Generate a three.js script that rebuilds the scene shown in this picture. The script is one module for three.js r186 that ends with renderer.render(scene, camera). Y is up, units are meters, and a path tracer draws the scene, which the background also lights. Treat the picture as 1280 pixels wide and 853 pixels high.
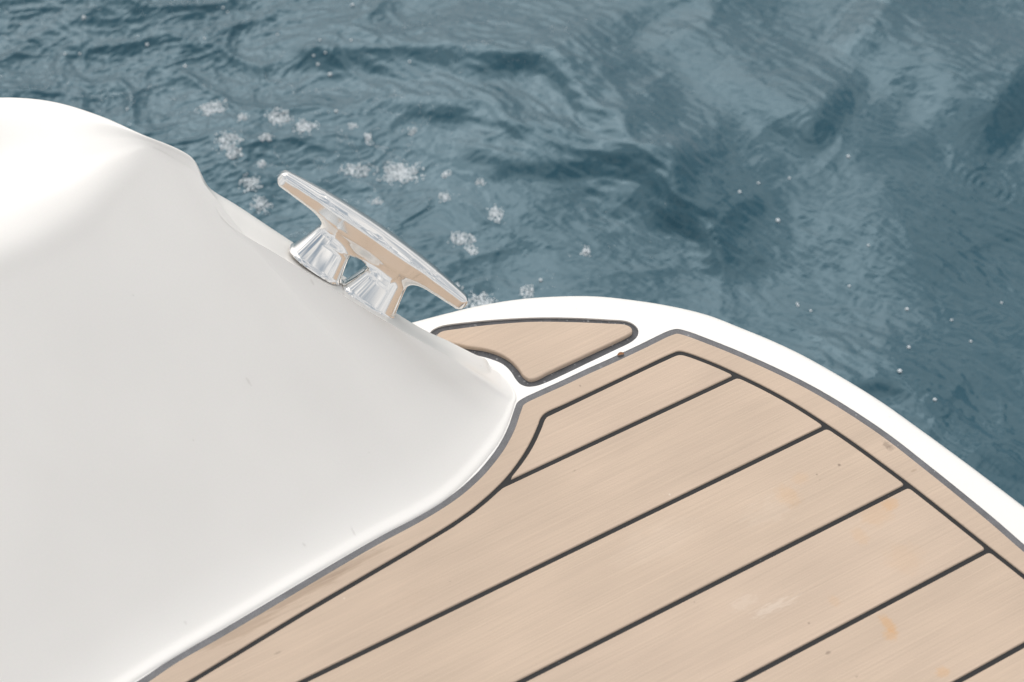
import * as THREE from 'three';
import { mergeGeometries, mergeVertices } from 'three/addons/utils/BufferGeometryUtils.js';
import { createNoise2D } from 'simplex-noise';

// ------------------------------------------------------------------ camera
const scene = new THREE.Scene();
const FOCAL = 2475, CAM_H = 1.3406, PITCH = 50 * Math.PI / 180;      // focal length in photo pixels (1280 x 853)
const camera = new THREE.PerspectiveCamera(2 * Math.atan(426.5 / FOCAL) * 180 / Math.PI, 1280 / 853, 0.05, 9000);
camera.position.set(0, CAM_H, 0);
camera.lookAt(0, CAM_H - Math.sin(PITCH), -Math.cos(PITCH));
camera.focus = 1.74;
camera.userData.fStop = 6.3;
scene.add(camera);

const renderer = new THREE.WebGLRenderer({ antialias: true });
renderer.toneMapping = THREE.LinearToneMapping;
renderer.toneMappingExposure = 0.92;
renderer.shadowMap.enabled = true;

// ------------------------------------------------------------------ random numbers and noise
function rng(seed) { let a = seed >>> 0; return () => { a = (a + 0x6D2B79F5) | 0; let t = Math.imul(a ^ (a >>> 15), 1 | a); t = (t + Math.imul(t ^ (t >>> 7), 61 | t)) ^ t; return ((t ^ (t >>> 14)) >>> 0) / 4294967296; }; }
const n1 = createNoise2D(rng(11)), n2 = createNoise2D(rng(22)), n3 = createNoise2D(rng(33)), n4 = createNoise2D(rng(44));
const clamp = (x, a = 0, b = 1) => Math.min(b, Math.max(a, x));
const sstep = (a, b, x) => { const t = clamp((x - a) / (b - a)); return t * t * (3 - 2 * t); };
const mix = (a, b, t) => a + (b - a) * t;
const fbm = (n, x, y, o) => { let s = 0, a = 0.5, f = 1; for (let i = 0; i < o; i++) { s += a * n(x * f + i * 17.3, y * f - i * 9.1); f *= 2.03; a *= 0.5; } return s; };

// ------------------------------------------------------------------ sky: bright broken cloud with the sun high behind thin cloud
const SUN = new THREE.Vector3(-0.22, 0.74, -0.62).normalize();
{
  const w = 1024, h = 512, data = new Float32Array(w * h * 4);
  const ns = createNoise2D(rng(5)), nt = createNoise2D(rng(6));
  for (let j = 0; j < h; j++) for (let i = 0; i < w; i++) {
    const el = ((j + 0.5) / h - 0.5) * Math.PI, az = (i + 0.5) / w * 2 * Math.PI;
    // three.js equirect: u = atan2(z, x) / 2pi + 0.5
    const th = az - Math.PI, dx = Math.cos(el) * Math.cos(th), dz = Math.cos(el) * Math.sin(th), dy = Math.sin(el);
    const k = (j * w + i) * 4;
    let r, g, b;
    if (dy < 0) { r = 0.10; g = 0.14; b = 0.17; } else {
      const up = Math.pow(1 - dy, 2.2);
      r = mix(0.27, 0.86, up); g = mix(0.35, 0.88, up); b = mix(0.45, 0.90, up);
      const px = dx / (dy + 0.22), pz = dz / (dy + 0.22);
      const thick = clamp(0.5 + fbm(nt, px * 1.6, pz * 1.6, 4) * 0.9);
      const cs = dx * SUN.x + dy * SUN.y + dz * SUN.z, ang = Math.acos(clamp(cs, -1, 1));
      const c = 0.56 + fbm(ns, px * 2.8 + 28.31, pz * 2.8 + 45.725, 4) + 0.50 * Math.exp(-ang * ang / 0.20), cov = sstep(0.10, 1.0, c);  // unseen cloud, laid out to put bright and dark reflections on the water
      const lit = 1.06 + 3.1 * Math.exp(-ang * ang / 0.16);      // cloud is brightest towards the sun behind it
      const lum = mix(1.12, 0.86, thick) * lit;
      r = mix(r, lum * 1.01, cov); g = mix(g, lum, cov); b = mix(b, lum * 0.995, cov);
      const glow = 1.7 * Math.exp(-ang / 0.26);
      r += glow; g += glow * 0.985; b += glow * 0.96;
    }
    data[k] = r; data[k + 1] = g; data[k + 2] = b; data[k + 3] = 1;
  }
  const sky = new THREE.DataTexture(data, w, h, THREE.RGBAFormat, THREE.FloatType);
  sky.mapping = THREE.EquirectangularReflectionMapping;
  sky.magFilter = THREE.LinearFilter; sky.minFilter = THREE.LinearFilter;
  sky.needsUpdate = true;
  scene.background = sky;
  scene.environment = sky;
}
const sun = new THREE.DirectionalLight(0xfff1e2, 0.6);
sun.position.copy(SUN).multiplyScalar(10);
sun.position.z -= 1;
sun.target.position.set(0, 0, -1);
sun.castShadow = true;
sun.shadow.radius = 150;
sun.shadow.mapSize.set(2048, 2048);
Object.assign(sun.shadow.camera, { left: -3, right: 3, top: 3, bottom: -3, near: 0.5, far: 25 });
scene.add(sun, sun.target);

// ------------------------------------------------------------------ photo pixel to a point at a known height
const cp = Math.cos(PITCH), sp = Math.sin(PITCH);
function at(px, py, y = 0) {
  const ux = px - 640, uy = 426.5 - py;
  const d = new THREE.Vector3(ux, -sp * FOCAL + cp * uy, -cp * FOCAL - sp * uy);
  return d.multiplyScalar((y - CAM_H) / d.y).add(new THREE.Vector3(0, CAM_H, 0));
}
// deck axes: OUT along the planks (outboard), FWD across them
const PA = 30 * Math.PI / 180;
const OUT = new THREE.Vector3(Math.cos(PA), 0, -Math.sin(PA)), FWD = new THREE.Vector3(-Math.sin(PA), 0, -Math.cos(PA)), UP = new THREE.Vector3(0, 1, 0);
const deckBasis = new THREE.Matrix4().makeBasis(OUT, FWD, UP);
const st = (px, py) => { const p = at(px, py); return new THREE.Vector2(p.dot(OUT), p.dot(FWD)); };

function enable(o) { o.castShadow = true; o.receiveShadow = true; return o; }
function mesh(name, geo, mat, parent) { const m = enable(new THREE.Mesh(geo, mat)); m.name = name; parent.add(m); return m; }
function num(name, i) { return i ? `${name}_${String(i).padStart(3, '0')}` : name; }

// ------------------------------------------------------------------ textures
function tex(w, h, fn, srgb) {
  const d = new Uint8Array(w * h * 4);
  for (let j = 0; j < h; j++) for (let i = 0; i < w; i++) { const c = fn(i / w, j / h), k = (j * w + i) * 4; d[k] = clamp(c[0]) * 255; d[k + 1] = clamp(c[1]) * 255; d[k + 2] = clamp(c[2]) * 255; d[k + 3] = 255; }
  const t = new THREE.DataTexture(d, w, h);
  t.wrapS = t.wrapT = THREE.RepeatWrapping; t.magFilter = THREE.LinearFilter; t.minFilter = THREE.LinearMipmapLinearFilter; t.generateMipmaps = true;
  if (srgb) t.colorSpace = THREE.SRGBColorSpace;
  t.needsUpdate = true; return t;
}
// deck texture: one sheet of TS metres, s from S0, t from T0 (never repeats inside the picture)
const S0 = -0.35, T0 = 0.10, TS = 1.2;
const stains = [];   // [s, t, radius s, radius t, colour, strength, raggedness]
function stain(px, py, rs, rt, c, k, rag = 0.6) { const p = st(px, py); stains.push([p.x, p.y, rs, rt, c, k, rag]); }
const orange = [0.85, 0.55, 0.25], pale = [0.97, 0.94, 0.9], dirt = [0.25, 0.2, 0.17], brown = [0.50, 0.41, 0.33];
stain(1113, 632, 0.010, 0.008, orange, 0.35); stain(1095, 645, 0.02, 0.014, orange, 0.18); stain(1110, 782, 0.006, 0.012, orange, 0.5); stain(1113, 795, 0.008, 0.008, orange, 0.4);
stain(1178, 842, 0.008, 0.006, orange, 0.35); stain(985, 622, 0.012, 0.016, orange, 0.2); stain(1075, 672, 0.008, 0.012, orange, 0.16); stain(1130, 700, 0.02, 0.02, orange, 0.1);
stain(1043, 753, 0.006, 0.007, orange, 0.15); stain(1000, 600, 0.01, 0.008, orange, 0.14);
stain(968, 760, 0.022, 0.005, pale, 0.42, 1.8); stain(930, 755, 0.014, 0.007, pale, 0.22, 1.6); stain(963, 640, 0.03, 0.016, pale, 0.13, 1.5);
stain(1049, 583, 0.0018, 0.0018, dirt, 0.9, 0.3); stain(1021, 595, 0.001, 0.0012, dirt, 0.7, 0.3); stain(1011, 781, 0.0012, 0.0012, dirt, 0.7, 0.3); stain(1035, 818, 0.003, 0.002, dirt, 0.6);
stain(1108, 558, 0.004, 0.006, dirt, 0.5, 1.0); stain(1114, 562, 0.005, 0.003, dirt, 0.35, 1.0); stain(1142, 590, 0.004, 0.0015, brown, 0.6); stain(725, 484, 0.001, 0.0015, dirt, 0.6, 0.3);
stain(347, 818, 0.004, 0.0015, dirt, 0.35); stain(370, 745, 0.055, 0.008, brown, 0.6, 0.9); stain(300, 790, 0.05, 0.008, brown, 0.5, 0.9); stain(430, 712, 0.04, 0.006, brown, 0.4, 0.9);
stain(837, 620, 0.0012, 0.0012, pale, 0.9, 0.2); stain(430, 750, 0.0012, 0.0012, pale, 0.8, 0.2); stain(718, 590, 0.002, 0.001, dirt, 0.3); stain(820, 680, 0.05, 0.02, pale, 0.10, 1.0);
{
  const r = rng(91);
  for (let i = 0; i < 90; i++) { const q = r(), rad = 0.0005 + 0.0011 * r() * r(); stains.push([S0 + r() * TS, T0 + r() * TS, rad * (1 + r()), rad, q < 0.6 ? dirt : pale, 0.2 + 0.4 * r(), 0.3]); }
  for (let i = 0; i < 26; i++) stains.push([S0 + r() * TS, T0 + r() * TS, 0.03 + 0.05 * r(), 0.012 + 0.02 * r(), r() < 0.5 ? pale : brown, 0.05 + 0.06 * r(), 1.0]);
}
const DN = 2048;
const grainRow = (() => { const r = rng(7), a = new Float32Array(DN * 2); let v = 0; for (let i = 0; i < a.length; i++) { v = v * 0.45 + (r() - 0.5); a[i] = v; } return a; })();
function grain(s, t) {   // fine brushed lines along the planks; they drift a little and start and stop
  const row = (t / TS) * DN * 1.25 + n1(s * 2.0, t * 30) * 1.1;
  const i = Math.floor(row), f = row - i, A = grainRow[((i % (DN * 2)) + DN * 2) % (DN * 2)], B = grainRow[(((i + 1) % (DN * 2)) + DN * 2) % (DN * 2)];
  return mix(A, B, f) * (0.45 + 0.55 * n2(s * 5.0, t * 160)) + 0.5 * n3(s * 9, t * 420) ;
}
const stainGrid = new Map();
for (const q of stains) { const R = 1.9 * Math.max(q[2], q[3]); for (let i = Math.floor((q[0] - R) / 0.05); i <= Math.floor((q[0] + R) / 0.05); i++) for (let j = Math.floor((q[1] - R) / 0.05); j <= Math.floor((q[1] + R) / 0.05); j++) { const k = i * 1000 + j; if (!stainGrid.has(k)) stainGrid.set(k, []); stainGrid.get(k).push(q); } }
const deckColor = tex(DN, DN, (u, v) => {
  const s = S0 + u * TS, t = T0 + v * TS;
  const g = grain(s, t), sp2 = n4(s * 900, t * 900), m = fbm(n2, s * 6, t * 14, 3);
  const k = 1 + g * 0.03 + sp2 * 0.018 + m * 0.035;
  let c = [0.775 * k, 0.690 * k, 0.610 * k];
  const near = stainGrid.get(Math.floor(s / 0.05) * 1000 + Math.floor(t / 0.05));
  if (near) for (const [s0, t0, rs, rt, col, str, rag] of near) {
    const dx = (s - s0) / rs, dt = (t - t0) / rt, d = Math.sqrt(dx * dx + dt * dt);
    if (d > 1.8) continue;
    const e = d + rag * 0.5 * fbm(n3, s / rs * 1.7 + s0 * 50, t / rt * 1.7, 3) + rag * 0.25 * g;
    const w = 0.45 * str * sstep(1.0, 0.35, e);
    c = [mix(c[0], col[0], w), mix(c[1], col[1], w), mix(c[2], col[2], w)];
  }
  return c;
}, true);
const deckBump = tex(DN, DN, (u, v) => { const s = S0 + u * TS, t = T0 + v * TS; const g = 0.5 + 0.22 * grain(s, t) + 0.09 * n4(s * 1100, t * 1100); return [g, g, g]; });
const deckUV = (g) => { const p = g.attributes.position, u = new Float32Array(p.count * 2); for (let i = 0; i < p.count; i++) { u[2 * i] = (p.getX(i) - S0) / TS; u[2 * i + 1] = (p.getY(i) - T0) / TS; } g.setAttribute('uv', new THREE.BufferAttribute(u, 2)); return g; };

// gelcoat: clean white with a few specks and hair scratches, mapped in metres from above
const GX = -0.9, GZ = -1.9, GS = 1.8;
const gelMarks = [];
{ const r = rng(303);
  for (const [x, y, h, len] of [[434, 604, 0.07, 0.006], [226, 757, 0.03, 0.002], [373, 634, 0.06, 0.003], [296, 392, 0.17, 0.005], [275, 785, 0.02, 0.002], [388, 338, 0.13, 0.003], [1112, 521, 0, 0.0016], [720, 386, 0, 0.0016], [800, 447, 0, 0.0012], [600, 452, 0.02, 0.001]]) { const p = at(x, y, h); gelMarks.push([p.x, p.z, len, 0.0012, 0.5 + r() * 0.6, 0.13]); }
  for (let i = 0; i < 50; i++) gelMarks.push([GX + r() * GS, GZ + r() * GS, 0.0008 + 0.003 * r() * r(), 0.0007, r() * 3.14, 0.08 + 0.15 * r()]);
}
const gelGrid = new Map();
for (const q of gelMarks) for (let i = -1; i <= 1; i++) for (let j = -1; j <= 1; j++) { const k = (Math.floor(q[0] / 0.02) + i) * 1000 + Math.floor(q[1] / 0.02) + j; if (!gelGrid.has(k)) gelGrid.set(k, []); gelGrid.get(k).push(q); }
const gelColor = tex(2048, 2048, (u, v) => {
  const x = GX + u * GS, z = GZ + v * GS, m = fbm(n1, x * 9, z * 9, 3) * 0.008 + n3(x * 420, z * 420) * 0.004;
  let c = [0.928 + m, 0.914 + m, 0.892 + m];
  const near = gelGrid.get(Math.floor(x / 0.02) * 1000 + Math.floor(z / 0.02));
  if (near) for (const [x0, z0, a, b, an, k] of near) { const dx = x - x0, dz = z - z0, p = (dx * Math.cos(an) + dz * Math.sin(an)) / a, q = (dz * Math.cos(an) - dx * Math.sin(an)) / b; const w = k * sstep(1, 0.2, Math.sqrt(p * p + q * q) + 0.3 * n2(x * 900, z * 900)); c = [mix(c[0], 0.45, w), mix(c[1], 0.41, w), mix(c[2], 0.38, w)]; }
  return c;
}, true);
const gelUV = (g) => { const p = g.attributes.position, u = new Float32Array(p.count * 2); for (let i = 0; i < p.count; i++) { u[2 * i] = (p.getX(i) - GX) / GS; u[2 * i + 1] = (p.getZ(i) - GZ) / GS; } g.setAttribute('uv', new THREE.BufferAttribute(u, 2)); return g; };

// rubber: dusty, with pale grains of salt and sand
const rubberTex = (base, grains, seed) => { const r = rng(seed), pts = []; for (let i = 0; i < grains; i++) pts.push([r(), r(), 0.0025 + 0.008 * r() * r(), 0.25 + 0.6 * r()]); const cell = new Map(); for (const q of pts) for (let i = -1; i <= 1; i++) for (let j = -1; j <= 1; j++) { const k = ((Math.floor(q[0] * 64) + i + 64) % 64) * 64 + (Math.floor(q[1] * 64) + j + 64) % 64; if (!cell.has(k)) cell.set(k, []); cell.get(k).push(q); } return tex(512, 512, (u, v) => { let k = base * (1 + 0.16 * fbm(n2, u * 9, v * 9, 4) + 0.12 * n3(u * 120, v * 120)), c = [k, k, k * 1.03]; for (const [x, y, rr, a] of cell.get(Math.floor(u * 64) * 64 + Math.floor(v * 64)) || []) { const d = Math.hypot(u - x, v - y) / rr; if (d < 1) c = c.map((q) => mix(q, 0.8, a * (1 - d))); } return c; }, true); };
const rubberUV = (g, m) => { const p = g.attributes.position, u = new Float32Array(p.count * 2); for (let i = 0; i < p.count; i++) { u[2 * i] = p.getX(i) / m; u[2 * i + 1] = p.getY(i) / m; } g.setAttribute('uv', new THREE.BufferAttribute(u, 2)); return g; };

// ------------------------------------------------------------------ materials
const M = {};
M.gel = new THREE.MeshPhysicalMaterial({ map: gelColor, roughness: 0.32, clearcoat: 0.35, clearcoatRoughness: 0.12 });
M.teak = [0, 1, 2].map((i) => new THREE.MeshStandardMaterial({ map: deckColor, bumpMap: deckBump, bumpScale: 0.0005, roughness: 0.72, color: new THREE.Color().setRGB(...[[1, 1, 1], [0.985, 0.985, 0.98], [0.993, 0.993, 0.985]][i]) }));
M.caulk = new THREE.MeshStandardMaterial({ map: rubberTex(0.11, 40, 71), roughness: 0.7 });
M.seal = new THREE.MeshStandardMaterial({ map: rubberTex(0.37, 60, 72), roughness: 0.42 });
M.groove = new THREE.MeshStandardMaterial({ map: rubberTex(0.33, 900, 73), roughness: 0.75 });
M.steel = new THREE.MeshStandardMaterial({ color: new THREE.Color().setRGB(0.86, 0.845, 0.82), metalness: 1, roughness: 0.075 });
M.foam = new THREE.MeshPhysicalMaterial({ color: new THREE.Color().setRGB(0.84, 0.88, 0.90), roughness: 0.9, transmission: 0.3, thickness: 0 });
M.leaf = new THREE.MeshStandardMaterial({ color: new THREE.Color().setRGB(0.26, 0.12, 0.05), roughness: 0.8 });

// ------------------------------------------------------------------ sea
const SEA = -0.35;
const onSea = (px, py) => at(px, py, SEA);
function polyDist(pts) {   // signed distance (left positive) and place along a polyline
  return (x, z) => { let best = 1e9, sd = 0, al = 0; for (let i = 0; i + 1 < pts.length; i++) { const a = pts[i], b = pts[i + 1], ex = b.x - a.x, ez = b.z - a.z, L = ex * ex + ez * ez, t = clamp(((x - a.x) * ex + (z - a.z) * ez) / L), dx = x - a.x - ex * t, dz = z - a.z - ez * t, d = dx * dx + dz * dz; if (d < best) { best = d; const cr = ex * dz - ez * dx; sd = Math.sqrt(d) * (cr < 0 ? 1 : -1); al = (i + t) / (pts.length - 1); } } return [sd, al]; };
}
function crest(px, amp, far, near) { const c = new THREE.CatmullRomCurve3(px.map(([x, y]) => onSea(x, y))).getPoints(24); return { f: polyDist(c), amp, far, near, lo: new THREE.Box3().setFromPoints(c).expandByScalar(0.45) }; }
const crests = [
  crest([[300, 20], [440, 62], [560, 62], [650, 70], [715, 105], [770, 160], [850, 225], [905, 300]], 0.020, 0.10, 0.035),
  crest([[380, 150], [520, 118], [640, 150], [720, 185], [800, 215], [860, 262], [905, 300], [950, 345]], 0.010, 0.06, 0.024),
  crest([[560, 190], [650, 195], [740, 212], [830, 262]], 0.006, 0.05, 0.020),
  crest([[820, 20], [900, 75], [990, 130], [1060, 160]], 0.008, 0.09, 0.05),
  crest([[940, 500], [1020, 470], [1120, 470], [1200, 540], [1290, 610]], 0.007, 0.06, 0.03),
  crest([[1040, 20], [1130, 60], [1200, 120], [1290, 160]], 0.014, 0.14, 0.07),
];
const rings = [[1240, 225, 0.030, 0.0011], [1015, 165, 0.022, 0.0009], [1172, 505, 0.022, 0.0009], [1155, 480, 0.014, 0.0006], [1090, 370, 0.018, 0.0006]].map(([x, y, r, a]) => { const p = onSea(x, y); return [p.x, p.z, r, a]; });
const ridge = (v) => { const a = 1 - Math.abs(v); return a * a; };
function seaH(x, z, fine = true) {
  // the churned water lies to the left (-x), smoother water to the right
  const far = Math.hypot(x, z + 1.6);
  const q = x + 0.10 * (z + 1.6) + 0.12 * n4(x * 1.6, z * 1.6);
  const chop = sstep(0.08, -0.42, q);
  let onCrest = 0;
  let h = 0.016 * n1(x * 1.5 + 4, z * 1.7) + 0.009 * n2(x * 3.1, z * 3.4 + 2) + 0.02 * n3(x * 0.35, z * 0.4);
  if (far < 2.2) {
    for (const c of crests) { if (x < c.lo.min.x || x > c.lo.max.x || z < c.lo.min.z || z > c.lo.max.z) continue; const [d0, al] = c.f(x, z), d = d0 + 0.012 * n2(x * 9, z * 9), w = d > 0 ? c.far : c.near; const e = Math.exp(-(d * d) / (w * w)) * sstep(0, 0.18, al) * sstep(1, 0.8, al); h += 1.2 * c.amp * e; if (d > 0) onCrest = Math.max(onCrest, e * clamp(c.amp * 80)); }
    for (const [rx, rz, R, a] of rings) { const d = Math.hypot(x - rx, z - rz); if (d < R * 2) h += 0.27 * a * Math.sin((d - R) / 0.0105 * 6.283) * Math.exp(-((d - R * 0.75) ** 2) / (R * R * 0.30)); }
  }
  // warp
  const wx = x + 0.022 * n3(x * 5, z * 5) + 0.006 * n1(x * 13, z * 13), wz = z + 0.020 * n4(x * 5 + 9, z * 5) + 0.005 * n2(x * 13, z * 13 + 5);
  const near = sstep(6, 1.6, far);
  h += (0.15 + 0.85 * chop) * (0.0070 * ridge(n1(wx * 5.0, wz * 6.5)) + 0.0024 * ridge(n2(wx * 11, wz * 15)));
  if (near > 0 && fine) {
    const det = near * (0.14 + 0.86 * chop);
    h += det * (0.0015 * ridge(n3(wx * 22, wz * 36)) + 0.0014 * ridge(n4(wx * 46, wz * 78)) + 0.0007 * ridge(n1(wx * 88, wz * 150)));
    // long fine ripples running with the wake on the smooth side
    const ca = 0.80, sa = 0.60, ux = mix(x, wx, 0.45), uz = mix(z, wz, 0.45), rs = (ux * ca + uz * sa), rt = (-ux * sa + uz * ca);
    const patch = clamp(0.5 + 1.1 * fbm(n2, x * 3 + 20, z * 3, 2)), rp = near * (1 - 0.7 * chop) * (0.12 + 0.7 * patch * patch + 0.9 * onCrest);
    h += rp * (0.0010 * n2(rs * 14, rt * 62) + 0.0006 * n3(rs * 30, rt * 118) + 0.0009 * n4(rs * 7, rt * 26));
  }
  return SEA + h;
}
{
  const axis = (lo, hi, d, g, end) => { const mid = []; for (let v = lo; v <= hi + 1e-9; v += d) mid.push(v); const out = [], neg = []; let s = d, v = hi; while (v < end) { s *= g; v += s; out.push(v); } s = d; v = lo; while (v > -end) { s *= g; v -= s; neg.push(v); } return [...neg.reverse(), ...mid, ...out]; };
  const xs = axis(-0.86, 0.88, 0.0026, 1.06, 3500), zs = axis(-2.32, -0.98, 0.0026, 1.06, 3500);
  const nx = xs.length, nz = zs.length, pos = new Float32Array(nx * nz * 3), idx = new Uint32Array((nx - 1) * (nz - 1) * 6);
  for (let j = 0, k = 0; j < nz; j++) for (let i = 0; i < nx; i++) { pos[k++] = xs[i]; pos[k++] = seaH(xs[i], zs[j]); pos[k++] = zs[j]; }
  for (let j = 0, k = 0; j < nz - 1; j++) for (let i = 0; i < nx - 1; i++) { const a = j * nx + i, b = a + 1, c = a + nx, d = c + 1; idx[k++] = a; idx[k++] = c; idx[k++] = b; idx[k++] = b; idx[k++] = c; idx[k++] = d; }
  const g = new THREE.BufferGeometry(); g.setAttribute('position', new THREE.BufferAttribute(pos, 3)); g.setIndex(new THREE.BufferAttribute(idx, 1)); g.computeVertexNormals();
  const sea = mesh('sea', g, new THREE.MeshPhysicalMaterial({ color: new THREE.Color().setRGB(0.027, 0.078, 0.105), roughness: 0.04, ior: 1.5,  specularColor: new THREE.Color().setRGB(0.72, 0.91, 1.0) }), scene);
  sea.userData = { kind: 'structure', label: 'blue green sea churned by the wake beside the boat', category: 'sea' };
}

// ------------------------------------------------------------------ boat
const boat = new THREE.Group(); boat.name = 'motor_boat'; scene.add(boat);
boat.userData = { label: 'white motor boat stern with tan planked swim platform and steel cleat', category: 'boat' };

// 2D contour helpers in deck axes (s, t)
const spline2 = (pts, n) => new THREE.CatmullRomCurve3(pts.map((p) => new THREE.Vector3(p.x, p.y, 0)), false, 'centripetal').getPoints(n).map((p) => new THREE.Vector2(p.x, p.y));
function area(p) { let a = 0; for (let i = 0; i < p.length; i++) { const q = p[(i + 1) % p.length]; a += p[i].x * q.y - q.x * p[i].y; } return a / 2; }
function ccw(p) { return area(p) < 0 ? p.slice().reverse() : p; }
function inset(poly, d) {   // moves a counter-clockwise contour inwards by d
  const n = poly.length, out = [];
  for (let i = 0; i < n; i++) { const a = poly[(i + n - 1) % n], b = poly[i], c = poly[(i + 1) % n]; const e1 = b.clone().sub(a).normalize(), e2 = c.clone().sub(b).normalize(); const m1 = new THREE.Vector2(-e1.y, e1.x), m2 = new THREE.Vector2(-e2.y, e2.x), m = m1.add(m2); const l = Math.max(0.35, m.length() / 2); m.normalize(); out.push(b.clone().addScaledVector(m, d / l)); }
  return out;
}
function clipT(poly, t, keepAbove) { const out = [], n = poly.length, ins = (p) => keepAbove ? p.y >= t : p.y <= t; for (let i = 0; i < n; i++) { const a = poly[i], b = poly[(i + 1) % n]; if (ins(a)) out.push(a.clone()); if (ins(a) !== ins(b)) { const f = (t - a.y) / (b.y - a.y); out.push(new THREE.Vector2(mix(a.x, b.x, f), t)); } } return out; }
function tidy(poly, eps = 0.0003) { const o = []; for (const p of poly) if (!o.length || o[o.length - 1].distanceTo(p) > eps) o.push(p); if (o.length > 1 && o[0].distanceTo(o[o.length - 1]) < eps) o.pop(); return o; }
function roundCorners(poly, r) { const n = poly.length, out = []; for (let i = 0; i < n; i++) { const a = poly[(i + n - 1) % n], b = poly[i], c = poly[(i + 1) % n]; const e1 = b.clone().sub(a), e2 = c.clone().sub(b), l1 = e1.length(), l2 = e2.length(), an = Math.acos(clamp(e1.dot(e2) / (l1 * l2), -1, 1)); if (an > 0.35) { const k = Math.min(r, l1 * 0.45, l2 * 0.45), p = b.clone().addScaledVector(e1, -k / l1), q = b.clone().addScaledVector(e2, k / l2); for (let j = 0; j <= 4; j++) { const f = j / 4; out.push(p.clone().multiplyScalar((1 - f) * (1 - f)).addScaledVector(b, 2 * f * (1 - f)).addScaledVector(q, f * f)); } } else out.push(b); } return out; }
function span(poly, t) { let lo = 1e9, hi = -1e9; for (let i = 0; i < poly.length; i++) { const a = poly[i], b = poly[(i + 1) % poly.length]; if ((a.y <= t) !== (b.y <= t)) { const x = mix(a.x, b.x, (t - a.y) / (b.y - a.y)); lo = Math.min(lo, x); hi = Math.max(hi, x); } } return [lo, hi]; }
function plankShape(poly, lo, hi) {   // a plank between two seams, its ends cut by the border; softened edges and corners
  const B = 0.0010, R = 0.0030, NT = 22, NS = 30, rows = [];
  for (let j = 0; j <= NT; j++) {
    const f = 0.5 - 0.5 * Math.cos(Math.PI * j / NT), t = mix(lo, hi, f), [a, b] = span(poly, t), d = Math.min(t - lo, hi - t), c = d < R ? R - Math.sqrt(Math.max(0, R * R - (R - d) ** 2)) : 0;
    if (b - a < 0.004) continue;
    rows.push([t, a + c * 0.8, b - c * 0.8]);
  }
  if (rows.length < 3) return null;
  const n = rows.length, loop = [], P2 = (j, i) => { const [t, a, b] = rows[j]; return new THREE.Vector2(mix(a, b, 0.5 - 0.5 * Math.cos(Math.PI * i / NS)), t); };
  for (let i = 0; i < NS; i++) loop.push(P2(0, i)); for (let j = 0; j < n - 1; j++) loop.push(P2(j, NS)); for (let i = NS; i > 0; i--) loop.push(P2(n - 1, i)); for (let j = n - 1; j > 0; j--) loop.push(P2(j, 0));
  const mid = rows[n >> 1], cx = (mid[1] + mid[2]) / 2, cy = (rows[0][0] + rows[n - 1][0]) / 2;
  const pos = [], idx = [], L = rows[n >> 1][2] - rows[n >> 1][1], H = rows[n - 1][0] - rows[0][0];
  const shr = (p) => new THREE.Vector2(cx + (p.x - cx) * (1 - 2 * B / L), cy + (p.y - cy) * (1 - 2 * B / H));
  for (let j = 0; j < n; j++) for (let i = 0; i <= NS; i++) { const p = shr(P2(j, i)); pos.push(p.x, p.y, PT); }
  for (let j = 0; j < n - 1; j++) for (let i = 0; i < NS; i++) { const a = j * (NS + 1) + i, c = a + NS + 1; idx.push(a, a + 1, c, a + 1, c + 1, c); }
  const ring = [loop.map(shr).map((p) => [p.x, p.y, PT]), loop.map((p) => [p.x * 0.3 + shr(p).x * 0.7, p.y * 0.3 + shr(p).y * 0.7, PT - B * 0.12]), loop.map((p) => [p.x * 0.75 + shr(p).x * 0.25, p.y * 0.75 + shr(p).y * 0.25, PT - B * 0.45]), loop.map((p) => [p.x, p.y, PT - B]), loop.map((p) => [p.x, p.y, PT - 0.004])];
  const m = loop.length, o = pos.length / 3; for (const r of ring) for (const q of r) pos.push(...q);
  for (let l = 0; l + 1 < ring.length; l++) for (let i = 0; i < m; i++) { const a = o + l * m + i, b = o + l * m + (i + 1) % m; idx.push(a, a + m, b, b, a + m, b + m); }
  const g = new THREE.BufferGeometry(); g.setAttribute('position', new THREE.Float32BufferAttribute(pos, 3)); g.setIndex(idx); g.computeVertexNormals(); return g;
}
function slab(poly, holes, top, thick, bevel) {
  const s = new THREE.Shape(poly); for (const h of holes) s.holes.push(new THREE.Path(h));
  const g = new THREE.ExtrudeGeometry(s, { depth: thick - 2 * bevel, bevelEnabled: bevel > 0, bevelSize: bevel, bevelThickness: bevel, bevelOffset: -bevel, bevelSegments: 2, curveSegments: 4 });
  g.translate(0, 0, top - thick + bevel); return g;
}
const onDeck = (g) => g.applyMatrix4(deckBasis);
const P = (list) => list.map(([x, y]) => st(x, y));

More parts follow.
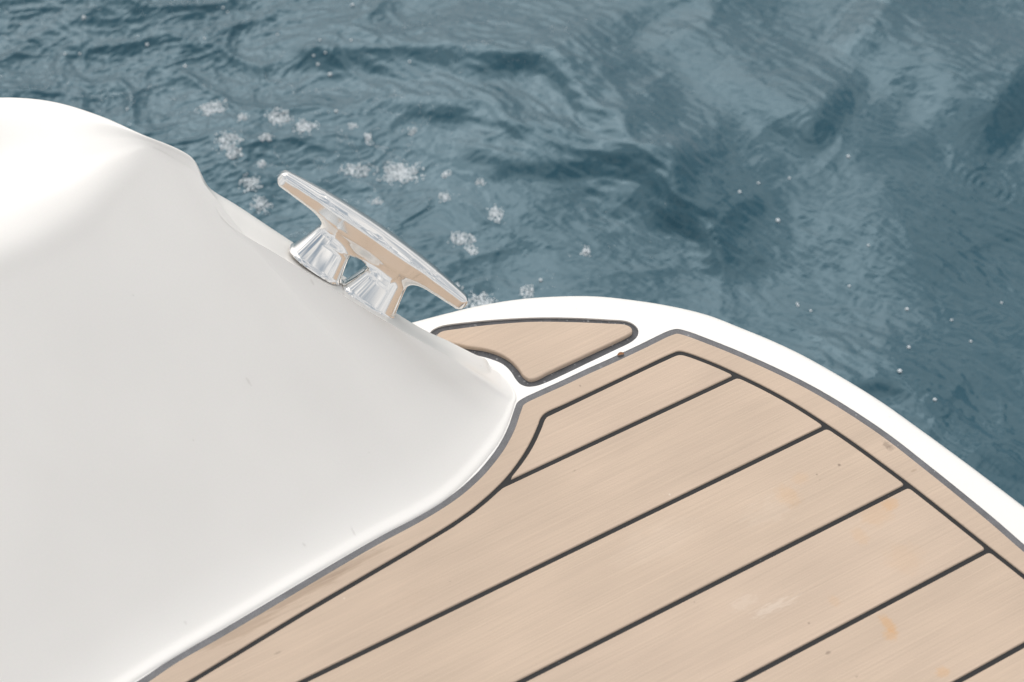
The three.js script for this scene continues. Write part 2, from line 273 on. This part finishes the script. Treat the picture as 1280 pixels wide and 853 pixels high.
// outer edge of the planked panel (where white gelcoat meets the grey seal)
const panelPx = [[170, 853], [215, 823], [271, 791], [327.5, 757.5], [384, 723.7], [440, 690.7], [477.5, 669.4], [515, 649.5], [545, 631.9], [571, 614], [595, 592.5], [610, 575.5], [624, 556], [635, 534.5], [643.4, 510.4], [646.5, 503.5], [652.8, 498.6], [675, 488], [700.9, 476.4], [731, 462.3], [760, 449.4], [800, 430.7], [836, 413.6], [845.8, 411.3], [857, 413.4], [892.8, 426.5], [928.9, 441.2], [968.3, 458.8], [1001, 474.8], [1033.9, 492.8], [1073, 517], [1112.6, 544], [1157, 578.5], [1210, 621], [1250, 654.2], [1280, 680.4]];
const fieldPx = [[241, 852], [297.5, 817.5], [357.5, 780.7], [402.5, 753.7], [458.7, 721], [515, 688], [552.5, 665.6], [582.5, 645.7], [605, 628], [630.9, 603.5], [647.3, 583.5], [663.7, 558], [675, 533.6], [678.5, 524.4], [683.4, 519], [709.7, 506.7], [775.3, 475.7], [841, 444.6], [849, 442], [857, 443.4], [892.8, 456.8], [925.6, 471.9], [958.4, 488], [995, 508.5], [1033.9, 533.6], [1073, 560.5], [1109, 587], [1133.7, 605.6], [1175, 638], [1236.9, 687.5], [1280, 721.5]];
function onward(p, end) { const b = p[p.length - 1], d = b.clone().sub(p[p.length - 4]).normalize(), e = b.clone().addScaledVector(d, 0.1), f = e.clone().addScaledVector(d.add(new THREE.Vector2(-d.x * 0.4, -0.12)).normalize(), 0.15); return [e, f, new THREE.Vector2(f.x + 0.02, f.y - 0.15), new THREE.Vector2(f.x + 0.02, end)]; }
function extend(list, off) {
  const p = P(list), a = p[0], b = p[p.length - 1];
  return ccw(tidy([...spline2([new THREE.Vector2(-1.35 + off, a.y - 0.02), new THREE.Vector2(a.x - 0.5, a.y - 0.014), new THREE.Vector2(a.x - 0.2, a.y - 0.022), ...p, ...onward(p, -0.35 + off)], 420), new THREE.Vector2(-1.35 + off, -0.35 + off)]));
}
const panelC = extend(panelPx, 0), fieldC = extend(fieldPx, 0.042);
const SEALW = 0.0062, HC = 0.0020, PT = 0.0012;

// white platform with its rim; openings for the panel and the separate small pad
const rimPx = [[455, 414], [490, 408], [520, 400.5], [560, 390], [600, 380.5], [650, 372.5], [700, 369], [745, 369], [790, 373.5], [840, 381.5], [885, 392.5], [925, 408], [965, 424.5], [1000, 441], [1050, 469], [1100, 500], [1150, 535.5], [1200, 572], [1240, 602], [1280, 632.5]];
const padPx = [[537, 417], [539.5, 413.5], [545, 410], [554, 406.9], [584.7, 402.8], [628.4, 399], [672, 397], [716, 397.3], [759.7, 399.5], [781.6, 401.2], [791.4, 405], [797.5, 411.5], [797.3, 419.5], [790.3, 427], [770.6, 437], [737.8, 452.6], [705, 468.4], [683, 478.4], [670, 482.8], [659, 483.6], [650.3, 480.4], [644.4, 474], [638.5, 464.8], [628.4, 455.5], [613, 449], [595.6, 444.5], [572, 441], [552, 435.5], [540, 428], [535.5, 421]];
const padC = ccw(spline2([...P(padPx), P(padPx)[0]], 160).slice(0, -1));
const rimR = 0.013;
{
  const p = P(rimPx);
  const rim = inset(ccw(tidy([...spline2([new THREE.Vector2(0.30, 1.10), ...p, ...onward(p, -0.42)], 320), new THREE.Vector2(-1.42, -0.42), new THREE.Vector2(-1.42, 1.10)])), -0.0055);
  const flat = inset(rim, rimR);
  const top = slab(flat, [panelC.slice().reverse(), padC.slice().reverse()], 0, 0.05, 0);
  // rolled edge and side
  const levels = []; for (let k = 0; k <= 8; k++) { const a = k / 8 * Math.PI / 2; levels.push([rimR * (1 - Math.sin(a)), -rimR * (1 - Math.cos(a))]); } levels.push([0, -0.06], [0.004, -0.10], [0.05, -0.125]);
  const pos = [], idx = [], n = rim.length;
  for (const [d, y] of levels) for (const q of inset(rim, d)) pos.push(q.x, q.y, y);
  for (let l = 0; l + 1 < levels.length; l++) for (let i = 0; i < n; i++) { const a = l * n + i, c = l * n + (i + 1) % n, d = a + n, e = c + n; idx.push(a, d, c, c, d, e); }
  const roll = new THREE.BufferGeometry(); roll.setAttribute('position', new THREE.Float32BufferAttribute(pos, 3)); roll.setIndex(idx); roll.computeVertexNormals();
  const under = slab(inset(rim, 0.05), [], -0.09, 0.0352, 0);
  const clean = (g) => { g = g.index ? g.toNonIndexed() : g; g.deleteAttribute('uv'); return g; };
  mesh('platform', gelUV(onDeck(mergeGeometries([clean(top), clean(roll), clean(under)]))), M.gel, boat).userData.label = 'glossy white swim platform with rounded rim';
}

// small raised pad in its dark groove
{
  const pad = new THREE.Group(); pad.name = 'corner_pad'; boat.add(pad); pad.userData.label = 'small tan corner pad set in a dark groove';
  mesh('groove', onDeck(rubberUV(new THREE.ShapeGeometry(new THREE.Shape(inset(padC, -0.0015))).translate(0, 0, -0.0018), 0.16)), M.groove, pad);
  const padTop = [[71, 188], [78, 172], [100, 157], [200, 140], [400, 116], [620, 101], [850, 103], [1050, 111], [1150, 118], [1183, 134], [1190, 158], [1168, 182], [1000, 262], [850, 332], [700, 402], [645, 430], [603, 437], [568, 415], [540, 375], [490, 325], [430, 290], [350, 264], [250, 243], [170, 226], [105, 208]].map(([x, y], i) => { const p = at(530 + x / 4.571, 380 + (y - (i > 10 && i < 22 ? 6 : 0)) / 4.571, 0.002); return new THREE.Vector2(p.dot(OUT), p.dot(FWD)); });
  const c = ccw(tidy(spline2([...padTop, padTop[0]], 150).slice(0, -1))), steps = [[0, -0.0020], [0, 0.0006], [0.0001, 0.0014], [0.0005, 0.0020], [0.0010, 0.0023], [0.0016, 0.0024]];
  const pos = [], idx = [], n = c.length;
  for (const [d, y] of steps) for (const q of inset(c, d)) pos.push(q.x, q.y, y);
  for (let l = 0; l + 1 < steps.length; l++) for (let i = 0; i < n; i++) { const a = l * n + i, e = l * n + (i + 1) % n; idx.push(a, e, a + n, e, e + n, a + n); }
  const inner = inset(c, 0.0016), tri = THREE.ShapeUtils.triangulateShape(inner, []), off = (steps.length - 1) * n;
  for (const [i, j, k] of tri) idx.push(off + i, off + j, off + k);
  const g = new THREE.BufferGeometry(); g.setAttribute('position', new THREE.Float32BufferAttribute(pos, 3)); g.setIndex(idx); g.computeVertexNormals();
  mesh('pad', onDeck(deckUV(g)), M.teak[0], pad);
}

// planked panel: seal, caulking, border plank and field planks
{
  const panel = new THREE.Group(); panel.name = 'deck_panel'; boat.add(panel); panel.userData.label = 'tan planked deck panel with black caulked seams';
  const in1 = inset(panelC, SEALW);
  const seal = new THREE.Shape(inset(panelC, -0.0004)); seal.holes.push(new THREE.Path(inset(panelC, SEALW + 0.002).reverse()));
  mesh('edge_seal', onDeck(rubberUV(new THREE.ShapeGeometry(seal).translate(0, 0, -0.0004), 0.21)), M.seal, panel);
  mesh('caulking', onDeck(rubberUV(new THREE.ShapeGeometry(new THREE.Shape(inset(fieldC, -0.008))).translate(0, 0, 0.0001), 0.19)), M.caulk, panel);
  mesh('border_plank', onDeck(deckUV(slab(in1, [inset(fieldC, -HC).reverse()], PT, 0.004, 0.0010))), M.teak[1], panel);
  const inner = inset(fieldC, HC), t1 = 0.8413, dt = 0.0843;
  for (let k = 0; k < 14; k++) {
    const hi = k ? t1 - (k - 1) * dt - HC : 9, lo = t1 - k * dt + HC;
    const g = plankShape(inner, lo, Math.min(hi, Math.max(...inner.map((p) => p.y)) - 0.0002));
    if (g) mesh(num('plank', k), onDeck(deckUV(g)), M.teak[k % 3], panel);
  }
}

// white stern moulding: lofted from the deck up over its shoulder and down the hull side
const cols = [   // base pixel, shoulder pixel and height, outer edge pixel and height
  [-560, 1330, -700, 480, 0.25, -700, 260, 0.27, 0.12, 0.35],
  [-160, 1078, -150, 350, 0.25, -150, 132, 0.27, 0.12, 0.35, 0.03],
  [172, 851, 0, 302, 0.25, 0, 119, 0.27, 0.12, 0.35, 0.005],
  [290, 780, 92, 254, 0.25, 62, 124, 0.268, 0.12, 0.35],
  [392, 719, 152, 208, 0.253, 125, 143, 0.268, 0.08, 0.35],
  [470, 674, 188, 188, 0.254, 180, 168, 0.264, 0.06, 0.3],
  [525, 645, 225, 205, 0.2415, 222, 185, 0.253, 0.05, 0.2],
  [556, 626, 245, 217, 0.2325, 240, 197, 0.2425, 0.05, 0.2],
  [578, 608, 257, 236, 0.222, 253, 222, 0.226, 0.04, 0.2],
  [592, 594, 275, 270, 0.2045, 264, 236, 0.196, 0.02, 0.14],
  [603, 582, 300, 290, 0.191, 295, 255, 0.174],
  [612, 571, 345, 317, 0.1706, 340, 285, 0.151],
  [626, 552, 430, 370, 0.1305, 425, 341, 0.112],
  [638, 526, 500, 412, 0.098, 492, 388.5, 0.082],
  [644.5, 506, 548, 438, 0.067, 529, 411, 0.060, 0.08, 0.25],
  [646.5, 500, 582, 457, 0.040, 561, 426, 0.040, 0.15, 0.3],
  [645, 492, 602, 467, 0.020, 592, 442, 0.022, 0.22, 0.3],
  [638, 480, 612, 466, 0.009, 607, 449, 0.010, 0.25, 0.3],
  [625, 467, 614, 461, 0.003, 611, 455, 0.003, 0.25, 0.3],
];
const HS = 0.8;   // the moulding stands about 0.2 m above the platform
function colPoints(c) {
  const [bx, by, sx, sy, sh, ox, oy, oh0, soft = 0.014, soft2 = 0.14, dip = 0] = c;
  const b = at(bx - 1.5, by - 1.5, 0.0006), s = at(sx, sy, sh * HS), oh = oh0 * HS, o = at(ox, oy, oh);
  const v = s.clone().sub(b), hd = new THREE.Vector3(v.x, 0, v.z), L = hd.length(), H = v.y; hd.normalize();
  const pt = (f, y) => b.clone().addScaledVector(hd, f * L).setY(b.y + y * H);
  const out = [b.clone().addScaledVector(hd, -0.002).setY(-0.004), b];
  // concave foot, then a nearly straight, slightly crowned slope
  const foot = Math.min(0.2, 0.032 / Math.max(L, 0.02));
  out.push(pt(foot * 0.35, foot * 0.10), pt(foot, foot * 0.52), pt(foot * 2, foot * 1.5));
  const line = (g) => { const f = mix(foot * 2, 1, g); out.push(pt(f, mix(foot * 1.5, 1, g) + 0.010 * Math.sin(g * Math.PI))); };
  for (const g of [0.33, 0.66, 1 - soft, 1 - soft * 0.3]) line(g);
  const w = o.clone().sub(s), k1 = clamp(soft2, 0.02, 0.4);
  out.push(s.clone().addScaledVector(w, k1 * 0.35), s.clone().addScaledVector(w, k1), s.clone().addScaledVector(w, 0.55).addScaledVector(UP, -dip), s.clone().addScaledVector(w, 0.9));
  const od = OUT.clone().multiplyScalar(0.75).addScaledVector(FWD, 0.65).normalize();
  const e = Math.min(0.006, Math.max(0.001, oh * 0.1));
  out.push(o.clone().addScaledVector(od, e * 0.3).setY(oh - e * 0.7), o.clone().addScaledVector(od, e * 0.5).setY(oh - e * 2.5), o.clone().addScaledVector(od, e * 0.5 - 0.004).setY(Math.min(oh - 0.03, -0.02)), o.clone().addScaledVector(od, -0.02).setY(-0.25), o.clone().addScaledVector(od, -0.05).setY(-0.6));
  return out;
}
{
  const grid = cols.map(colPoints), NV = 120, NU = 280;
  grid.unshift(grid[0].map((p) => p.clone().addScaledVector(OUT, -1.0)));   // it runs on across the stern
  const fine = grid.map((pts) => { const c = new THREE.CatmullRomCurve3(pts, false, 'centripetal'), o = []; for (let j = 0; j <= NV; j++) o.push(c.getPoint(j / NV)); return o; });
  const pos = [], idx = [];
  const rows = []; for (let j = 0; j <= NV; j++) { const c = new THREE.CatmullRomCurve3(fine.map((f) => f[j]), false, 'centripetal'); const r = []; for (let i = 0; i <= NU; i++) r.push(c.getPoint(i / NU)); rows.push(r); }
  for (const r of rows) for (const p of r) pos.push(p.x, p.y, p.z);
  for (let j = 0; j < NV; j++) for (let i = 0; i < NU; i++) { const a = j * (NU + 1) + i, b = a + 1, c = a + NU + 1, d = c + 1; idx.push(a, b, c, b, d, c); }
  const g = new THREE.BufferGeometry(); g.setAttribute('position', new THREE.Float32BufferAttribute(pos, 3)); g.setIndex(idx); g.computeVertexNormals();
  mesh('stern_moulding', gelUV(g), M.gel, boat).userData.label = 'smooth white moulded stern quarter rising from the platform';
}

// mooring cleat: one cast shape, meshed from a distance field and split into crossbar and two legs
const cleat = new THREE.Group(); cleat.name = 'mooring_cleat'; boat.add(cleat); cleat.userData.label = 'polished steel two legged mooring cleat on the canted ledge';
{
  const smin = (a, b, k) => { const h = clamp(0.5 + 0.5 * (b - a) / k); return mix(b, a, h) - k * h * (1 - h); };
  const smax = (a, b, k) => -smin(-a, -b, k);
  const bar = (x, y, z) => {
    const ax = Math.abs(x), t = ax / 99, cap = ax > 92 ? Math.sqrt(Math.max(0.0, 1 - ((ax - 92) / 7) ** 2)) : 1;
    const hy = (12.0 - 5.2 * Math.pow(t, 1.5)), hz = (18.5 - 9.8 * Math.pow(t, 1.6)), top = 55 - 8 * t * t, yc = top - hy;
    const r = Math.min(hy, hz) * 0.34, wz = hz * (0.86 + 0.16 * clamp((y - yc) / hy, -1, 1)), qy = Math.abs(y - yc) - hy * cap + r * cap, qz = Math.abs(z) - wz * cap + r * cap;
    const d1 = Math.hypot(Math.max(qy, 0), Math.max(qz, 0)) + Math.min(Math.max(qy, qz), 0) - r * cap;
    const R = hz * hz / (2 * hy * 0.85) + hy * 0.425, d2 = Math.hypot(y - (top - R), z) - R;
    return Math.max(smax(d1, d2, 1.2), ax - 99);
  };
  const leg = (x, y, z, c) => {
    const f = clamp(1 - (y + 8) / 42), flange = 0.8 * sstep(-4.0, -6.0, y), hx = (c > 0 ? 17.5 : 16.5) + 10 * Math.pow(f, 1.35) + flange, hz = (c > 0 ? 12 + 5 * Math.pow(f, 1.2) : 10 + 9 * Math.pow(f, 1.35)) + flange, dx = Math.abs(x - c) / hx, dz = Math.abs(z) / hz;
    const e = Math.pow(Math.pow(dx, 2.8) + Math.pow(dz, 2.8), 1 / 2.8);
    return Math.max((e - 1) * Math.min(hx, hz) * 0.9, y - 44, -8.5 - y);
  };
  const field = (x, y, z) => { const l = Math.min(leg(x, y, z, -27.5), leg(x, y, z, 28.5)); const web = Math.max(Math.abs(x) - 26, Math.abs(y - 33) - 10, Math.abs(z) - 8); return smin(smin(bar(x, y, z), l, 11), web, 9); };
  const cell = 1.5, lo = [-107, -12, -23], n = [144, 52, 32], D = new Float32Array(n[0] * n[1] * n[2]);
  const id = (i, j, k) => (k * n[1] + j) * n[0] + i;
  for (let k = 0; k < n[2]; k++) for (let j = 0; j < n[1]; j++) for (let i = 0; i < n[0]; i++) D[id(i, j, k)] = field(lo[0] + i * cell, lo[1] + j * cell, lo[2] + k * cell);
  const vid = new Int32Array(D.length).fill(-1), V = [];
  for (let k = 0; k < n[2] - 1; k++) for (let j = 0; j < n[1] - 1; j++) for (let i = 0; i < n[0] - 1; i++) {
    let c = 0, sx = 0, sy = 0, sz = 0; const val = (a, b, d) => D[id(i + a, j + b, k + d)];
    for (let e = 0; e < 12; e++) { const ax = e >> 2, u = e & 1, v = (e >> 1) & 1, p = ax === 0 ? [0, u, v] : ax === 1 ? [u, 0, v] : [u, v, 0], q = p.slice(); q[ax] = 1; const A = val(...p), B = val(...q); if ((A < 0) !== (B < 0)) { const f = A / (A - B); sx += p[0] + (q[0] - p[0]) * f; sy += p[1] + (q[1] - p[1]) * f; sz += p[2] + (q[2] - p[2]) * f; c++; } }
    if (c) { vid[id(i, j, k)] = V.length; V.push([lo[0] + (i + sx / c) * cell, lo[1] + (j + sy / c) * cell, lo[2] + (k + sz / c) * cell]); }
  }
  const grad = (p) => { const e = 0.35, f = field, g = [f(p[0] + e, p[1], p[2]) - f(p[0] - e, p[1], p[2]), f(p[0], p[1] + e, p[2]) - f(p[0], p[1] - e, p[2]), f(p[0], p[1], p[2] + e) - f(p[0], p[1], p[2] - e)]; return g.map((q) => q / (2 * e)); };
  const N = V.map((p) => { for (let s = 0; s < 4; s++) { const g = grad(p), l2 = g[0] ** 2 + g[1] ** 2 + g[2] ** 2 + 1e-9, d = clamp(field(...p) / l2, -1, 1) * 0.8; for (let a = 0; a < 3; a++) p[a] -= g[a] * d; } const g = grad(p), l = Math.hypot(...g) || 1; return g.map((q) => q / l); });
  const tri = { crossbar: [], legA: [], legB: [] };
  const put = (a, b, c, d) => { for (const t of [[a, b, c], [a, c, d]]) { const m = [0, 1, 2].map((q) => (V[t[0]][q] + V[t[1]][q] + V[t[2]][q]) / 3), w = m[1] > 33 ? 'crossbar' : m[0] < 0 ? 'legA' : 'legB'; tri[w].push(...t); } };
  for (let k = 1; k < n[2] - 1; k++) for (let j = 1; j < n[1] - 1; j++) for (let i = 1; i < n[0] - 1; i++) {
    const s = D[id(i, j, k)] < 0;
    for (let ax = 0; ax < 3; ax++) { const s2 = D[id(i + (ax === 0), j + (ax === 1), k + (ax === 2))] < 0; if (s === s2) continue;
      const q = ax === 0 ? [[0, 0], [1, 0], [1, 1], [0, 1]].map(([u, v]) => vid[id(i, j - u, k - v)]) : ax === 1 ? [[0, 0], [1, 0], [1, 1], [0, 1]].map(([u, v]) => vid[id(i - v, j, k - u)]) : [[0, 0], [1, 0], [1, 1], [0, 1]].map(([u, v]) => vid[id(i - u, j - v, k)]);
      if (q.some((w) => w < 0)) continue; if (s) put(q[0], q[1], q[2], q[3]); else put(q[3], q[2], q[1], q[0]); }
  }
  for (const [key, name] of [['crossbar', 'crossbar'], ['legA', 'leg'], ['legB', 'leg']]) {
    const map = new Map(), pos = [], nor = [], ix = [];
    for (const v of tri[key]) { if (!map.has(v)) { map.set(v, pos.length / 3); pos.push(...V[v].map((q) => q / 1000)); nor.push(...N[v]); } ix.push(map.get(v)); }
    const g = new THREE.BufferGeometry(); g.setAttribute('position', new THREE.Float32BufferAttribute(pos, 3)); g.setAttribute('normal', new THREE.Float32BufferAttribute(nor, 3)); g.setIndex(ix);
    mesh(name, g, M.steel, cleat);
  }
  // seated square on the canted ledge
  const X = new THREE.Vector3(0.798, -0.538, 0.270).normalize(), Y0 = new THREE.Vector3(0.602, 0.709, -0.367);
  const Z = new THREE.Vector3().crossVectors(X, Y0).normalize(), Y = new THREE.Vector3().crossVectors(Z, X).normalize();
  cleat.quaternion.setFromRotationMatrix(new THREE.Matrix4().makeBasis(X, Y, Z));
  cleat.position.set(-0.1388, 0.1020, -1.1111);
  cleat.scale.setScalar(0.97);
}

// ------------------------------------------------------------------ foam on the water, and white beads standing in for glints
{
  const r = rng(1234);
  const ring = new THREE.TorusGeometry(1, 0.22, 4, 12).rotateX(Math.PI / 2), dome = new THREE.SphereGeometry(1, 6, 4);
  ring.deleteAttribute('uv'); dome.deleteAttribute('uv');
  const spots = [[500, 208, 26, 12, 1], [349, 146, 17, 9, .9], [380, 158, 14, 9, 1], [265, 131, 18, 10, .7], [446, 206, 20, 8, .7], [313, 226, 13, 8, .8], [326, 248, 12, 8, .8], [285, 178, 16, 16, .45], [333, 174, 8, 6, .8], [619, 262, 9, 9, .9], [577, 290, 15, 8, .8], [590, 303, 10, 6, .6], [600, 367, 17, 10, .9], [568, 352, 9, 6, .6], [659, 354, 8, 7, .8], [556, 240, 6, 8, .7], [558, 211, 6, 4, .8], [292, 192, 9, 8, .7], [327, 202, 6, 5, .8], [460, 170, 5, 8, .7], [440, 155, 6, 4, .7], [733, 305, 5, 7, .7], [600, 224, 6, 4, .8], [302, 148, 8, 5, .6], [470, 245, 8, 4, .5], [515, 160, 5, 5, .6]];
  spots.forEach(([px, py, rx, ry, dens], i) => {
    const c = onSea(px, py), sx = rx * 0.00104, sz = ry * 0.00104 / 0.74, gs = [], tmp = new THREE.Matrix4();
    const holes = []; for (let k = 0; k < Math.round(sx * sz * 42000) + 2; k++) { const an = r() * 6.283, rad = 0.75 * Math.sqrt(r()); holes.push([Math.cos(an) * rad * sx, Math.sin(an) * rad * sz, 0.0011 + 0.0019 * r()]); }
    const count = Math.max(26, Math.round(sx * sz * 3.14 * 420000 * dens));
    for (let k = 0; k < count; k++) {
      const an = r() * 6.283, rad = Math.pow(r(), 0.62) * 1.25, ex = Math.cos(an) * rad, ez = Math.sin(an) * rad;
      const edge = 0.80 + 0.55 * fbm(n1, ex * 1.3 + i * 7, ez * 1.3 + i, 3);
      if (rad > edge && r() < 0.86) continue;
      const ox = ex * sx, oz = ez * sz, R = 0.0008 + 0.0011 * r() * r();
      if (holes.some(([a, b, q]) => Math.hypot(a - ox, b - oz) < q)) continue;
      const g = dome.clone(); tmp.makeScale(R, R * 0.55, R).setPosition(ox, seaH(c.x + ox, c.z + oz) + 0.0001, oz); g.applyMatrix4(tmp); gs.push(g);
    }
    for (const [a, b, q] of holes) { if (Math.hypot(a / sx, b / sz) > 0.8) continue; const g = ring.clone(); tmp.makeScale(q, q * 1.2, q).setPosition(a, seaH(c.x + a, c.z + b) + 0.0002, b); g.applyMatrix4(tmp); gs.push(g); }
    if (!gs.length) return;
    const m = mesh(num('foam_patch', i), mergeGeometries(gs), M.foam, scene); m.position.set(c.x, 0, c.z);
    const own = { 0: 'largest lacy white foam patch with dark holes, floating beyond the steel cleat', 10: 'drawn out streak of white foam floating off the middle of the cleat crossbar', 12: 'round white foam patch just off the tip of the cleat beside the platform rim', 14: 'small foam patch floating alone close to the platform rim beyond the corner pad', 7: 'widest loose cluster of white bubbles, between the white moulding and the open sea' }[i];
    m.userData = { label: own || 'small lacy patch of white bubbles floating on the churned sea', category: 'foam', group: 'foam patches on the sea' };
  });
  // loose froth drifting in thin veins through the churned water: too many to count
  const flecks = new THREE.InstancedMesh(new THREE.SphereGeometry(1, 5, 3), M.foam, 5200), fm = new THREE.Matrix4(); let nf = 0;
  for (let k = 0; k < 400000 && nf < 5200; k++) {
    const x = -0.8 + 1.25 * r(), z = -2.25 + 1.2 * r(), m = sstep(0.22, -0.25, x + 0.1 * (z + 1.6));
    const vein = Math.abs(n1(x * 6 + 3 + 0.4 * n3(x * 14, z * 14), z * 9)), spot = n2(x * 3.2, z * 4.1);
    if (vein > 0.09 || r() > m * clamp(0.25 + spot)) continue;
    const R = 0.0003 + 0.0005 * r() * r(); fm.makeScale(R, R * 0.7, R).setPosition(x, seaH(x, z), z); flecks.setMatrixAt(nf++, fm);
  }
  flecks.count = nf; flecks.name = 'froth'; enable(flecks); scene.add(flecks);
  flecks.userData = { kind: 'stuff', label: 'fine white froth drifting in thin veins on the churned sea', category: 'froth' };
  const glints = [[397, 78, 4], [412, 89, 5], [392, 70, 3], [407, 70, 3], [230, 76, 4], [183, 53, 4], [105, 24, 5], [80, 63, 3], [98, 61, 3], [158, 133, 3], [440, 3, 4], [278, 5, 3], [283, 8, 3], [420, 139, 4], [512, 79, 3], [1061, 193, 4], [974, 266, 5], [925, 238, 4], [988, 216, 3], [949, 224, 3], [732, 304, 5], [1136, 378, 4], [1137, 431, 4], [1125, 464, 5], [1169, 499, 4], [1000, 369, 3], [1016, 376, 3], [1087, 300, 3], [1216, 419, 3], [1064, 346, 3], [999, 366, 3], [676, 340, 4], [1192, 392, 3], [1256, 366, 3], [439, 55, 3], [400, 54, 3], [346, 36, 3], [172, 44, 2], [255, 45, 3]];  // sparkling glints on the water, modelled as small white beads
  glints.forEach(([px, py, d], i) => {
    const c = onSea(px, py), R = d * 0.0005, g = new THREE.SphereGeometry(R, 14, 10); g.scale(1, 0.8, 1);
    const m = mesh(num('glint_bead', i), g, M.foam, scene); m.position.set(c.x, seaH(c.x, c.z) + R * 0.35, c.z);
    m.userData = { label: 'tiny white bead standing in for a sun glint on open water', category: 'glint_bead', group: 'glint beads on the sea' };
  });
}

// fallen leaf scrap on the seal
{
  const g = new THREE.PlaneGeometry(0.0062, 0.0032, 6, 3), p = g.attributes.position;
  for (let i = 0; i < p.count; i++) { const x = p.getX(i), y = p.getY(i); p.setY(i, y * (1 - (x / 0.0034) ** 2 * 0.8)); p.setZ(i, 0.0011 * Math.cos(x * 700) * 0.6 + Math.abs(y) * 0.35); }
  g.computeVertexNormals(); g.rotateX(-Math.PI / 2); g.rotateY(0.3);
  const q = at(776, 443.5, 0), m = mesh('leaf_scrap', g, M.leaf, scene); m.position.set(q.x, 0.0006, q.z);
  m.userData = { label: 'tiny orange brown leaf scrap lying on the grey seal', category: 'leaf' };
}

renderer.render(scene, camera);
